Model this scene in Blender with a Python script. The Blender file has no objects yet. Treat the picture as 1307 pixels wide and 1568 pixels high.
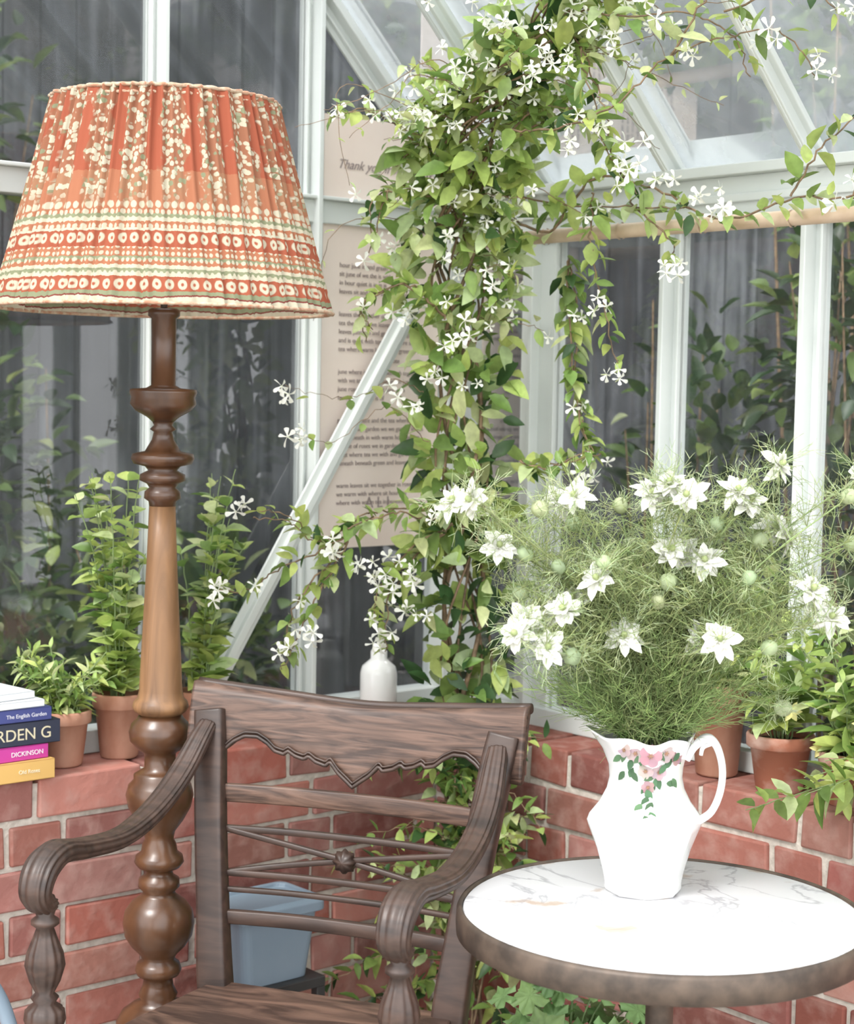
import bpy, math, random
from mathutils import Vector, Matrix, noise
random.seed(7)
R=random.random
def U(a,b): return a+(b-a)*random.random()
scene=bpy.context.scene
try:
    scene.view_settings.view_transform='Standard'
    scene.view_settings.look='None'
except Exception: pass

# ------------------------------------------------------------ materials
def newmat(name):
    m=bpy.data.materials.new(name); m.use_nodes=True
    nt=m.node_tree; b=nt.nodes['Principled BSDF']; return m,nt,b
def N(nt,t,**kw):
    n=nt.nodes.new(t)
    for k,v in kw.items(): setattr(n,k,v)
    return n
def L(nt,a,b): nt.links.new(a,b)
def c4(c): return (c[0],c[1],c[2],1)
def mathn(nt,op,a,b=None,clamp=False):
    n=N(nt,'ShaderNodeMath',operation=op); n.use_clamp=clamp
    for i,x in enumerate((a,b)):
        if x is None: continue
        if isinstance(x,(int,float)): n.inputs[i].default_value=x
        else: L(nt,x,n.inputs[i])
    return n.outputs[0]
def mixc(nt,f,a,b):
    n=N(nt,'ShaderNodeMix',data_type='RGBA')
    if isinstance(f,(int,float)): n.inputs[0].default_value=f
    else: L(nt,f,n.inputs[0])
    for i,x in ((6,a),(7,b)):
        if isinstance(x,tuple): n.inputs[i].default_value=c4(x)
        else: L(nt,x,n.inputs[i])
    return n.outputs[2]
def ramp(nt,fac,stops,interp='LINEAR'):
    n=N(nt,'ShaderNodeValToRGB'); cr=n.color_ramp; cr.interpolation=interp
    while len(cr.elements)<len(stops): cr.elements.new(0.5)
    for e,(p,c) in zip(cr.elements,stops):
        e.position=p; e.color=c4(c) if isinstance(c,tuple) else (c,c,c,1)
    L(nt,fac,n.inputs[0]); return n.outputs[0]
def simple(name,c1,c2,rough=.5,scale=(8,8,8),metal=0,bump=.0,detail=5,lo=.35,hi=.65,coat=0,spec=.5,dist=0):
    m,nt,b=newmat(name)
    tc=N(nt,'ShaderNodeTexCoord'); mp=N(nt,'ShaderNodeMapping'); mp.inputs['Scale'].default_value=scale
    L(nt,tc.outputs['Object'],mp.inputs[0])
    ns=N(nt,'ShaderNodeTexNoise'); ns.inputs['Scale'].default_value=1; ns.inputs['Detail'].default_value=detail
    ns.inputs['Distortion'].default_value=dist
    L(nt,mp.outputs[0],ns.inputs['Vector'])
    col=ramp(nt,ns.outputs['Fac'],[(lo,c1),(hi,c2)])
    L(nt,col,b.inputs['Base Color'])
    b.inputs['Roughness'].default_value=rough; b.inputs['Metallic'].default_value=metal
    b.inputs['Coat Weight'].default_value=coat; b.inputs['Coat Roughness'].default_value=.2
    b.inputs['Specular IOR Level'].default_value=spec
    if bump:
        bp=N(nt,'ShaderNodeBump'); bp.inputs['Strength'].default_value=bump; bp.inputs['Distance'].default_value=.01
        L(nt,ns.outputs['Fac'],bp.inputs['Height']); L(nt,bp.outputs[0],b.inputs['Normal'])
    return m
def leafmat(name,rough=.4,trans=.35,var=.8):
    m,nt,b=newmat(name)
    at=N(nt,'ShaderNodeAttribute',attribute_name='Col')
    tc=N(nt,'ShaderNodeTexCoord'); ns=N(nt,'ShaderNodeTexNoise'); ns.inputs['Scale'].default_value=60
    L(nt,tc.outputs['Object'],ns.inputs['Vector'])
    v=ramp(nt,ns.outputs['Fac'],[(.3,var),(.7,1.1)])
    mx=N(nt,'ShaderNodeMix',data_type='RGBA',blend_type='MULTIPLY'); mx.inputs[0].default_value=1
    L(nt,at.outputs['Color'],mx.inputs[6]); L(nt,v,mx.inputs[7])
    L(nt,mx.outputs[2],b.inputs['Base Color']); b.inputs['Roughness'].default_value=rough
    tr=N(nt,'ShaderNodeBsdfTranslucent'); L(nt,mx.outputs[2],tr.inputs[0])
    ms=N(nt,'ShaderNodeMixShader'); ms.inputs[0].default_value=trans
    L(nt,b.outputs[0],ms.inputs[1]); L(nt,tr.outputs[0],ms.inputs[2])
    L(nt,ms.outputs[0],nt.nodes['Material Output'].inputs[0]); return m
M_leaf=leafmat('leaf_green',.42,.4); M_petal=leafmat('petal',.5,.3,.95); M_thread=leafmat('feathery_leaf',.5,.4)
M_stem=simple('vine_stem',(.12,.08,.045),(.26,.17,.10),.7,(60,60,60),bump=.4)
M_frame=simple('painted_aluminium',(.60,.635,.615),(.68,.71,.69),.4,(3,3,3))
M_frame2=simple('painted_frame_grey',(.54,.58,.55),(.60,.64,.61),.4,(3,3,3))
M_terra=simple('terracotta',(.34,.15,.09),(.48,.27,.19),.85,(18,18,10),bump=.15)
M_terra2=simple('limed_terracotta',(.33,.12,.07),(.62,.45,.38),.85,(14,14,20),bump=.15,lo=.45,hi=.75)
M_soil=simple('soil',(.03,.02,.012),(.09,.06,.04),.95,(90,90,90),bump=.8)
M_lampA=simple('honey_wood',(.10,.048,.020),(.25,.128,.055),.5,(30,30,3.0),coat=.08,dist=1.2,lo=.3,hi=.7)
M_lampB=simple('dark_turned_wood',(.040,.016,.007),(.115,.050,.021),.34,(22,22,8),coat=.25,lo=.3,hi=.75)
M_chair=simple('mahogany',(.022,.013,.010),(.065,.037,.027),.48,(9,50,50),coat=.06,lo=.3,hi=.7,dist=.6)
M_chairw=simple('mahogany_worn',(.038,.020,.014),(.130,.074,.052),.52,(5,22,60),coat=.04,lo=.38,hi=.64,dist=1.8,bump=.15,detail=9)
M_bamboo=simple('bamboo',(.52,.38,.26),(.64,.50,.38),.5,(20,20,20))
M_bronze=simple('bronze_rim',(.050,.038,.030),(.11,.08,.06),.5,(30,30,30),metal=.3)
M_china=simple('white_china',(.80,.80,.79),(.84,.84,.83),.12,(3,3,3),coat=.5)
M_black=simple('dark_plastic',(.02,.02,.02),(.04,.04,.04),.5)
M_blue=simple('blue_plastic',(.17,.23,.29),(.21,.27,.33),.45,(4,4,4))
M_floor=simple('stone_floor',(.32,.29,.26),(.48,.44,.40),.8,(3,3,3),bump=.2)
M_ground=simple('garden_ground',(.05,.06,.03),(.14,.12,.08),.95,(6,6,6),bump=.4)
# fence
m,nt,b=newmat('charred_timber'); M_fence=m
tc=N(nt,'ShaderNodeTexCoord'); mp=N(nt,'ShaderNodeMapping'); mp.inputs['Scale'].default_value=(30,30,2.0); L(nt,tc.outputs['Object'],mp.inputs[0])
n1=N(nt,'ShaderNodeTexNoise'); n1.inputs['Scale'].default_value=1; n1.inputs['Detail'].default_value=8; L(nt,mp.outputs[0],n1.inputs['Vector'])
n2=N(nt,'ShaderNodeTexNoise'); n2.inputs['Scale'].default_value=2.2; n2.inputs['Detail'].default_value=5; L(nt,tc.outputs['Object'],n2.inputs['Vector'])
at=N(nt,'ShaderNodeAttribute',attribute_name='Col')
s=mathn(nt,'ADD',mathn(nt,'MULTIPLY',n1.outputs['Fac'],.45),mathn(nt,'MULTIPLY',n2.outputs['Fac'],.55))
cc=ramp(nt,s,[(.38,(.008,.009,.011)),(.52,(.026,.028,.032)),(.66,(.11,.115,.125))])
mx=N(nt,'ShaderNodeMix',data_type='RGBA',blend_type='MULTIPLY'); mx.inputs[0].default_value=1
L(nt,cc,mx.inputs[6]); L(nt,at.outputs['Color'],mx.inputs[7]); L(nt,mx.outputs[2],b.inputs['Base Color']); b.inputs['Roughness'].default_value=.8
# brick
m,nt,b=newmat('red_brick'); M_brick=m
at=N(nt,'ShaderNodeAttribute',attribute_name='Col'); tc=N(nt,'ShaderNodeTexCoord')
n1=N(nt,'ShaderNodeTexNoise'); n1.inputs['Scale'].default_value=28; n1.inputs['Detail'].default_value=8; L(nt,tc.outputs['Object'],n1.inputs['Vector'])
f=ramp(nt,n1.outputs['Fac'],[(.45,0.0),(.8,.5)])
col=mixc(nt,f,at.outputs['Color'],(.46,.31,.27)); L(nt,col,b.inputs['Base Color']); b.inputs['Roughness'].default_value=.92; b.inputs['Specular IOR Level'].default_value=.2
bp=N(nt,'ShaderNodeBump'); bp.inputs['Strength'].default_value=.6; bp.inputs['Distance'].default_value=.006
L(nt,n1.outputs['Fac'],bp.inputs['Height']); L(nt,bp.outputs[0],b.inputs['Normal'])
M_mortar=simple('mortar',(.42,.38,.33),(.56,.51,.45),.95,(60,60,60),bump=.5)
# glass
def glassmat(name,haze,hc=(.8,.85,.9),ior=1.5):
    m=bpy.data.materials.new(name); m.use_nodes=True; nt=m.node_tree; nt.nodes.clear()
    out=N(nt,'ShaderNodeOutputMaterial'); tr=N(nt,'ShaderNodeBsdfTransparent'); tr.inputs[0].default_value=(.95,.96,.96,1)
    gl=N(nt,'ShaderNodeBsdfGlossy'); gl.inputs['Roughness'].default_value=.01
    fr=N(nt,'ShaderNodeFresnel'); fr.inputs[0].default_value=ior
    ms=N(nt,'ShaderNodeMixShader'); L(nt,fr.outputs[0],ms.inputs[0]); L(nt,tr.outputs[0],ms.inputs[1]); L(nt,gl.outputs[0],ms.inputs[2])
    df=N(nt,'ShaderNodeBsdfDiffuse'); df.inputs[0].default_value=c4(hc)
    tl=N(nt,'ShaderNodeBsdfTranslucent'); tl.inputs[0].default_value=c4(hc)
    ad=N(nt,'ShaderNodeMixShader'); ad.inputs[0].default_value=.5; L(nt,df.outputs[0],ad.inputs[1]); L(nt,tl.outputs[0],ad.inputs[2])
    tc=N(nt,'ShaderNodeTexCoord'); ns=N(nt,'ShaderNodeTexNoise'); ns.inputs['Scale'].default_value=5; ns.inputs['Detail'].default_value=6
    L(nt,tc.outputs['Object'],ns.inputs['Vector'])
    f=ramp(nt,ns.outputs['Fac'],[(.3,haze*.6),(.7,haze*1.4)])
    m2=N(nt,'ShaderNodeMixShader'); L(nt,f,m2.inputs[0]); L(nt,ms.outputs[0],m2.inputs[1]); L(nt,ad.outputs[0],m2.inputs[2])
    L(nt,m2.outputs[0],out.inputs[0]); return m
M_glass=glassmat('window_glass',.04,ior=1.8); M_glass2=glassmat('window_glass_side',.035,ior=1.36); M_rglass=glassmat('hazed_roof_glass',.28,ior=1.3)  # bright haze mixed into the glass colour, strongest on the roof, lightens the panes
# marble
m,nt,b=newmat('white_marble'); M_marble=m
tc=N(nt,'ShaderNodeTexCoord'); n1=N(nt,'ShaderNodeTexNoise'); n1.inputs['Scale'].default_value=4; n1.inputs['Detail'].default_value=8; n1.inputs['Distortion'].default_value=1.2
L(nt,tc.outputs['Object'],n1.inputs['Vector'])
vein=ramp(nt,n1.outputs['Fac'],[(.478,(.60,.60,.61)),(.495,(.36,.36,.38)),(.512,(.60,.60,.61))])
n2=N(nt,'ShaderNodeTexNoise'); n2.inputs['Scale'].default_value=13; n2.inputs['Detail'].default_value=7; L(nt,tc.outputs['Object'],n2.inputs['Vector'])
st=ramp(nt,n2.outputs['Fac'],[(.62,0.0),(.69,.7)])
L(nt,mixc(nt,st,vein,(.33,.22,.14)),b.inputs['Base Color']); b.inputs['Roughness'].default_value=.35
# lampshade
m,nt,b=newmat('block_print_fabric'); M_shade=m
uv=N(nt,'ShaderNodeUVMap'); sp=N(nt,'ShaderNodeSeparateXYZ'); L(nt,uv.outputs[0],sp.inputs[0]); u,v0=sp.outputs[0],sp.outputs[1]
wn=N(nt,'ShaderNodeTexNoise'); wn.inputs['Scale'].default_value=1; cbw=N(nt,'ShaderNodeCombineXYZ'); L(nt,mathn(nt,'MULTIPLY',u,160),cbw.inputs[0]); L(nt,cbw.outputs[0],wn.inputs['Vector'])
v=mathn(nt,'ADD',v0,mathn(nt,'MULTIPLY',mathn(nt,'SUBTRACT',wn.outputs['Fac'],.5),.025))
RED=(.33,.095,.055); ORG=(.37,.15,.085); CRM=(.50,.46,.35); GRN=(.23,.245,.15); DRK=(.2,.06,.05)
ground=ramp(nt,v,[(0,CRM),(.02,DRK),(.03,GRN),(.05,RED),(.115,CRM),(.13,GRN),(.15,CRM),(.165,ORG),(.19,GRN),(.205,ORG),(.25,RED),(.322,CRM),(.335,ORG),(.365,CRM),(.38,GRN),(.40,ORG),(.60,RED)],'CONSTANT')
def cells(su,sv,r,soft=.12,offu=0,offv=0):
    a=mathn(nt,'SUBTRACT',mathn(nt,'FRACT',mathn(nt,'ADD',mathn(nt,'MULTIPLY',u,su),offu)),.5)
    c=mathn(nt,'SUBTRACT',mathn(nt,'FRACT',mathn(nt,'ADD',mathn(nt,'MULTIPLY',v,sv),offv)),.5)
    d=mathn(nt,'SQRT',mathn(nt,'ADD',mathn(nt,'MULTIPLY',a,a),mathn(nt,'MULTIPLY',c,c)))
    return ramp(nt,d,[(r,1.0),(r+soft,0.0)])
def band(a,bb): return ramp(nt,v,[(0,0.0),(a,1.0),(bb,0.0)],'CONSTANT')
d1=mathn(nt,'MULTIPLY',cells(88,1/.065,.32,.08,0,-.05/.065%1),band(.05,.115))
d1i=mathn(nt,'MULTIPLY',cells(88,1/.065,.08,.08,0,-.05/.065%1),band(.05,.115))
d2=mathn(nt,'MULTIPLY',cells(88,1/.065,.32,.08,0,-.258/.065%1),band(.258,.322))
d2i=mathn(nt,'MULTIPLY',cells(88,1/.065,.08,.08,0,-.258/.065%1),band(.258,.322))
d3=mathn(nt,'MULTIPLY',cells(190,34,.26,.12),band(.115,.25))
d4=mathn(nt,'MULTIPLY',cells(170,30,.30,.12,.3,.2),band(.335,.42))
cb=N(nt,'ShaderNodeCombineXYZ'); L(nt,mathn(nt,'MULTIPLY',u,190),cb.inputs[0]); L(nt,mathn(nt,'MULTIPLY',v,40),cb.inputs[1])
vo=N(nt,'ShaderNodeTexVoronoi'); vo.inputs['Scale'].default_value=1; L(nt,cb.outputs[0],vo.inputs['Vector'])
fl=ramp(nt,vo.outputs['Distance'],[(.44,1.0),(.54,0.0)])
stripe=mathn(nt,'ADD',mathn(nt,'MULTIPLY',mathn(nt,'SINE',mathn(nt,'MULTIPLY',u,math.tau*22)),.5),.5)
cb2=N(nt,'ShaderNodeCombineXYZ'); L(nt,mathn(nt,'MULTIPLY',u,60),cb2.inputs[0]); L(nt,mathn(nt,'MULTIPLY',v,9),cb2.inputs[1])
nn=N(nt,'ShaderNodeTexNoise'); nn.inputs['Scale'].default_value=1; L(nt,cb2.outputs[0],nn.inputs['Vector'])
sm=ramp(nt,mathn(nt,'ADD',mathn(nt,'MULTIPLY',stripe,.45),mathn(nt,'MULTIPLY',nn.outputs['Fac'],.8)),[(.50,0.0),(.56,1.0)])
vm=ramp(nt,v,[(.42,.0),(.52,1.0)])
mainm=mathn(nt,'MULTIPLY',mathn(nt,'MULTIPLY',fl,sm),vm)
edgezig=mathn(nt,'MULTIPLY',cells(120,1/.045,.32,.1,.5,-.42/.045%1),band(.42,.465))
sc=N(nt,'ShaderNodeSeparateColor'); L(nt,vo.outputs['Color'],sc.inputs[0])
flc=mixc(nt,ramp(nt,sc.outputs[0],[(.16,0.0),(.22,1.0)]),GRN,CRM)
c=mixc(nt,mathn(nt,'MULTIPLY',mathn(nt,'MULTIPLY',sm,vm),.25),ground,GRN)
c=mixc(nt,mainm,c,flc)
for dm,cc in ((d1,CRM),(d1i,RED),(d2,CRM),(d2i,RED),(d3,CRM),(d4,CRM),(edgezig,CRM)): c=mixc(nt,dm,c,cc)
L(nt,c,b.inputs['Base Color']); b.inputs['Roughness'].default_value=.9; b.inputs['Specular IOR Level'].default_value=.1
tr=N(nt,'ShaderNodeBsdfTranslucent'); L(nt,c,tr.inputs[0]); ms=N(nt,'ShaderNodeMixShader'); ms.inputs[0].default_value=.25
L(nt,b.outputs[0],ms.inputs[1]); L(nt,tr.outputs[0],ms.inputs[2]); L(nt,ms.outputs[0],nt.nodes['Material Output'].inputs[0])
M_bind=simple('shade_binding',(.36,.17,.10),(.50,.40,.29),.8,(90,90,90))

# ------------------------------------------------------------ mesh helpers
class Buf:
    def __init__(s): s.v=[];s.f=[];s.m=[];s.c=[];s.uv=None
    def add(s,vs,fs,mi=0,col=(1,1,1)):
        o=len(s.v); s.v.extend([tuple(p) for p in vs]); s.c.extend([col]*len(vs))
        for f in fs: s.f.append(tuple(i+o for i in f)); s.m.append(mi)
def empty(name,loc=(0,0,0),rz=0,parent=None):
    o=bpy.data.objects.new(name,None); o.location=loc; o.rotation_euler=(0,0,rz); o.empty_display_size=.05
    scene.collection.objects.link(o); o.parent=parent; return o
def build(buf,name,mats,parent=None,smooth=True,loc=(0,0,0),rz=0,bevel=0,autosm=None):
    me=bpy.data.meshes.new(name); me.from_pydata(buf.v,[],buf.f); 
    for mm in (mats if isinstance(mats,list) else [mats]): me.materials.append(mm)
    me.polygons.foreach_set('material_index',buf.m)
    me.polygons.foreach_set('use_smooth',[smooth]*len(buf.f))
    a=me.color_attributes.new('Col','FLOAT_COLOR','POINT')
    flat=[]
    for c in buf.c: flat.extend((c[0],c[1],c[2],1))
    a.data.foreach_set('color',flat)
    me.validate(); me.update()
    o=bpy.data.objects.new(name,me); scene.collection.objects.link(o); o.parent=parent; o.location=loc; o.rotation_euler=(0,0,rz)
    if bevel:
        md=o.modifiers.new('bev','BEVEL'); md.width=bevel; md.segments=2; md.limit_method='ANGLE'; md.angle_limit=.6
    return o
def box(buf,x0,x1,y0,y1,z0,z1,mi=0,col=(1,1,1),j=0):
    vs=[Vector((x+U(-j,j),y+U(-j,j),z+U(-j,j))) for x in (x0,x1) for y in (y0,y1) for z in (z0,z1)]
    buf.add(vs,[(0,1,3,2),(4,6,7,5),(0,4,5,1),(2,3,7,6),(0,2,6,4),(1,5,7,3)],mi,col)
def bar(buf,p0,p1,w,h,up=(0,0,1),mi=0):
    p0,p1=Vector(p0),Vector(p1); t=(p1-p0).normalized(); up=Vector(up); s=t.cross(up).normalized(); n=s.cross(t)
    vs=[p+s*(a*w/2)+n*(c*h/2) for p in (p0,p1) for a,c in ((-1,-1),(1,-1),(1,1),(-1,1))]
    buf.add(vs,[(0,3,2,1),(4,5,6,7),(0,1,5,4),(1,2,6,5),(2,3,7,6),(3,0,4,7)],mi)
def cr(pts,n=6):
    P=[tuple(p) for p in pts]; P=[P[0]]+P+[P[-1]]; out=[]
    for i in range(1,len(P)-2):
        for k in range(n):
            t=k/n; out.append(tuple(.5*((2*b_)+(-a+c_)*t+(2*a-5*b_+4*c_-d)*t*t+(-a+3*b_-3*c_+d)*t**3) for a,b_,c_,d in zip(P[i-1],P[i],P[i+1],P[i+2])))
    out.append(P[-2]); return out
def sweep(buf,pts,side,n=16,mi=0,p=2.6,reed=0,k=0,sub=6,col=(1,1,1)):
    Q=cr(pts,sub) if sub>1 else pts; side=Vector(side); rings=[]
    for i,q in enumerate(Q):
        a=Vector(Q[max(i-1,0)][:3]); c=Vector(Q[min(i+1,len(Q)-1)][:3]); t=(c-a).normalized()
        s=(side-t*side.dot(t)).normalized(); nn=s.cross(t).normalized(); ring=[]
        for j in range(n):
            an=math.tau*j/n; cx,sx=math.cos(an),math.sin(an)
            ex=2/p; rx=math.copysign(abs(cx)**ex,cx); ry=math.copysign(abs(sx)**ex,sx)
            g=1+reed*math.cos(k*an)
            ring.append(Vector(q[:3])+s*(rx*q[3]/2*g)+nn*(ry*q[4]/2*g))
        rings.append(ring)
    vs=[v for r in rings for v in r]; fs=[]
    for i in range(len(rings)-1):
        for j in range(n): fs.append((i*n+j,i*n+(j+1)%n,(i+1)*n+(j+1)%n,(i+1)*n+j))
    fs.append(tuple(range(n-1,-1,-1))); fs.append(tuple((len(rings)-1)*n+j for j in range(n)))
    buf.add(vs,fs,mi,col)
def lathe(buf,prof,n=40,cx=0,cy=0,mi=0,fn=None,sub=0,col=(1,1,1),caps=True):
    if sub: prof=cr(prof,sub)
    vs=[];fs=[]
    for (r,z) in prof:
        for j in range(n):
            a=math.tau*j/n; rr=max(r,1e-4)*(fn(a,z) if fn else 1)
            vs.append((cx+rr*math.cos(a),cy+rr*math.sin(a),z))
    for i in range(len(prof)-1):
        for j in range(n): fs.append((i*n+j,i*n+(j+1)%n,(i+1)*n+(j+1)%n,(i+1)*n+j))
    if caps:
        fs.append(tuple(range(n-1,-1,-1))); fs.append(tuple((len(prof)-1)*n+j for j in range(n)))
    buf.add(vs,fs,mi,col)
def tube(buf,pts,r0,r1,n=5,mi=0,col=(1,1,1)):
    vs=[];m=len(pts); ref=Vector((.31,.52,.8))
    for i,p in enumerate(pts):
        a=Vector(pts[max(i-1,0)]);c=Vector(pts[min(i+1,m-1)]); t=(c-a)
        if t.length<1e-7: t=Vector((0,0,1))
        t.normalize(); s=t.cross(ref); 
        if s.length<.05: s=t.cross(Vector((1,0,0)))
        s.normalize(); nn=s.cross(t); r=r0+(r1-r0)*i/(m-1)
        for j in range(n):
            an=math.tau*j/n; vs.append(Vector(p)+s*(r*math.cos(an))+nn*(r*math.sin(an)))
    fs=[(i*n+j,i*n+(j+1)%n,(i+1)*n+(j+1)%n,(i+1)*n+j) for i in range(m-1) for j in range(n)]
    buf.add(vs,fs,mi,col)
ST=[(0,.06),(.14,.62),(.38,1.0),(.66,.80),(.88,.36),(1,.02)]
def rv():
    while True:
        v=Vector((U(-1,1),U(-1,1),U(-1,1)))
        if .05<v.length<1: return v.normalized()
def leaf(buf,pos,d,Ln,Wd,mi=0,col=(.2,.4,.1),nrm=None,bend=.25,fold=.25,stn=ST):
    d=Vector(d).normalized(); nrm=Vector(nrm) if nrm else Vector((0,0,1))+rv()*.6
    s=d.cross(nrm)
    if s.length<.1: s=d.cross(Vector((1,0,.3)))
    s.normalize(); n=s.cross(d).normalized(); vs=[]
    for t,w in stn:
        c=Vector(pos)+d*(Ln*t)-n*(bend*Ln*t*t); h=w*Wd/2
        vs+= [c-s*h+n*(h*fold*2), c, c+s*h+n*(h*fold*2)]
    m=len(stn); fs=[]
    for i in range(m-1):
        a=i*3; fs+=[(a,a+1,a+4,a+3),(a+1,a+2,a+5,a+4)]
    buf.add(vs,fs,mi,col)
def jit(c,a=.25):
    k=1+U(-a,a); return (c[0]*k*(1+U(-.1,.1)),c[1]*k,c[2]*k)
LIME=(.44,.55,.16); MID=(.20,.31,.08); DARK=(.05,.11,.035); PALE=(.56,.64,.32)
def jcol(w=(.3,.4,.3)):
    r=R()
    if r<w[0]: return jit(DARK,.35)
    if r<w[0]+w[1]: return jit(MID,.3)
    return jit(LIME,.2) if R()<.65 else jit(PALE,.15)
def stemleaves(buf,pts,spacing=.03,Ln=.05,Wd=.022,cols=(.3,.4,.3),r=.0018,stemcol=(.2,.3,.08),smi=1,tilt=.9,jitter=.01,skip=.0,sc_end=.6):
    Q=[Vector(q) for q in cr(pts,8)]; Q=[q+rv()*jitter*.4 for q in Q]
    tube(buf,Q,r,r*.5,5,smi,stemcol); tot=0; last=0; L0=sum((Q[i+1]-Q[i]).length for i in range(len(Q)-1)); ang=U(0,6)
    for i in range(len(Q)-1):
        seg=Q[i+1]-Q[i]; tot+=seg.length
        while tot-last>spacing:
            last+=spacing*U(.7,1.3); t=seg.normalized(); s=t.cross(Vector((.2,.3,.9)))
            if s.length<.1: s=Vector((1,0,0))
            s.normalize(); n=s.cross(t); ang+=math.pi/2+U(-.4,.4)
            for sg in (0,math.pi):
                if R()<skip: continue
                d=s*math.cos(ang+sg)+n*math.sin(ang+sg); d=(d*tilt+t*.6+rv()*.3)
                k=(1-(1-sc_end)*last/L0)*U(.7,1.2)
                leaf(buf,Q[i]+rv()*jitter,d,Ln*k,Wd*k*U(.85,1.15),0,jcol(cols),bend=U(0,.45),fold=U(.05,.35))
PET=[(0,.2),(.35,.28),(.7,.75),(.9,.85),(1,.3)]
def jflower(buf,pos,nrm,r=.02,mi=2):
    nrm=Vector(nrm).normalized(); s=nrm.cross(Vector((.1,.2,1))); 
    if s.length<.1: s=Vector((1,0,0))
    s.normalize(); t=s.cross(nrm); a0=U(0,6); w=U(.76,.88)
    for i in range(5):
        a=a0+math.tau*i/5; d=s*math.cos(a)+t*math.sin(a)+nrm*U(-.3,.35)
        leaf(buf,pos,d,r*U(.85,1.1),r*.58,mi,(w,w,w*.92),nrm=nrm+(s*math.cos(a+1.5)+t*math.sin(a+1.5))*.7,bend=U(-.1,.6),fold=.1,stn=PET)
    tube(buf,[Vector(pos)-nrm*r*.9,Vector(pos)+nrm*.001],.001,.0018,5,mi,(.60,.64,.40))

# ------------------------------------------------------------ camera
cam=bpy.data.cameras.new('camera'); co=bpy.data.objects.new('camera',cam); scene.collection.objects.link(co)
cam.sensor_fit='VERTICAL'; cam.sensor_height=36; cam.lens=62; cam.clip_start=.05
co.matrix_world=Matrix.Translation((0,0,1.46))@Matrix.Rotation(math.radians(90-3.9),4,'X')@Matrix.Rotation(math.radians(1.1),4,'Z')
cam.dof.use_dof=True; cam.dof.focus_distance=2.8; cam.dof.aperture_fstop=5.6
scene.camera=co

# ------------------------------------------------------------ greenhouse frame
A=math.radians(41); CG=Vector((.047,4.02,0))
def gw(x,y,z): return Vector((CG.x+math.cos(A)*x-math.sin(A)*y, CG.y+math.sin(A)*x+math.cos(A)*y, z))
EZ=1.90; LZ=.748; XL=-2.9; YL=-2.6; XR=-1.45
def bricks(name,along,length):
    bb=Buf(); mb=Buf(); nc=9; ph=LZ/nc
    def put(a0,a1,i0,i1,z0,z1,mi,buf,col,j=0):
        if along=='x': box(buf,-a1,-a0,-i1,-i0,z0,z1,mi,col,j)
        else: box(buf,-i1,-i0,-a1,-a0,z0,z1,mi,col,j)
    for k in range(nc):
        z0=k*ph+.011; z1=(k+1)*ph; a=.17 + (0 if k%2 else -.055); i=k
        while a<length:
            w=.215 if i%2 else .1025
            a0=max(a,.172); a1=min(a+w,length)
            if a1-a0>.03:
                base=random.choice([(.25,.09,.068),(.28,.115,.09),(.21,.075,.062),(.33,.155,.125),(.27,.105,.09),(.20,.08,.068),(.30,.14,.12)])
                col=jit(base,.18); top=(k==nc-1)
                put(a0,a1,-.05 if top else .08,.17+U(-.002,.003),z0,z1+(U(-.002,.002) if top else 0),0,bb,col,.0025)
            a+=w+.012; i+=1
    put(0,length,-.045,.163,0,LZ-.010,0,mb,(1,1,1))
    root=empty(name,CG,A)
    build(bb,'bricks',M_brick,root,False,bevel=.004); build(mb,'mortar_bed',M_mortar,root,False)
    return root
bricks('wall_left','x',2.9); bricks('wall_right','y',2.7)

fr=Buf()
def vbar(buf,x,y,z0,z1,ax,w=.042,inn=.012):
    if ax=='x':
        box(buf,x-w/2,x+w/2,y-.012,y+.012,z0,z1,0); box(buf,x-.006,x+.006,y-.045,y+.03,z0,z1,0); box(buf,x-w/2,x-w/2+.006,y-.02,y,z0,z1,0); box(buf,x+w/2-.006,x+w/2,y-.02,y,z0,z1,0)
    else:
        box(buf,x-.012,x+.012,y-w/2,y+w/2,z0,z1,0); box(buf,x-.045,x+.03,y-.006,y+.006,z0,z1,0); box(buf,x-.02,x,y-w/2,y-w/2+.006,z0,z1,0); box(buf,x-.02,x,y+w/2-.006,y+w/2,z0,z1,0)
w1=empty('window_1',CG,A)
for s_ in (.41,.79,1.17,1.55,1.93,2.31,2.69): vbar(fr,-s_,0,LZ,EZ+1.45-abs(1.45-s_),'x')
box(fr,-.05,.02,-.05,.02,LZ,EZ+.02,0)
box(fr,XL,0,-.03,.03,LZ,LZ+.045,0)
box(fr,XL,-.02,-.028,.02,1.81,1.858,0); box(fr,XL,-.02,-.04,.0,1.858,1.866,0)
def rafter(buf,y,w=.04,h=.06,off=0):
    p0=Vector((0.02,y,EZ-.02)); p1=Vector((-1.46,y,EZ+1.46)); bar(buf,p0,p1,w,h*.3,(1,0,1))
    q=Vector((-1,0,-1)).normalized()*.012; bar(buf,p0+q,p1+q,.008,h,(1,0,1))
    bar(buf,p0+q*2.4,p1+q*2.4,w*.5,.005,(1,0,1))
rafter(fr,-.01,.06,.06)
bar(fr,(-2.92,0,EZ-.02),(-1.45,0,EZ+1.45),.06,.05,(-1,0,1))
build(fr,'glazing_bars',M_frame,w1,False,bevel=.002)
g=Buf(); g.add([(XL,0,LZ),(0,0,LZ),(0,0,EZ),(-1.45,0,EZ+1.45),(XL,0,EZ)],[(0,1,2,3,4)]); build(g,'glass_pane',M_glass,w1,False)
wb=Buf(); bar(wb,(-.16,-.05,1.65),(-.71,-.05,.80),.05,.006,(0,1,0)); bar(wb,(-.16,-.058,1.65),(-.71,-.058,.80),.018,.014,(0,1,0)); build(wb,'wind_brace',M_frame,w1,False,bevel=.002)
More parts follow.
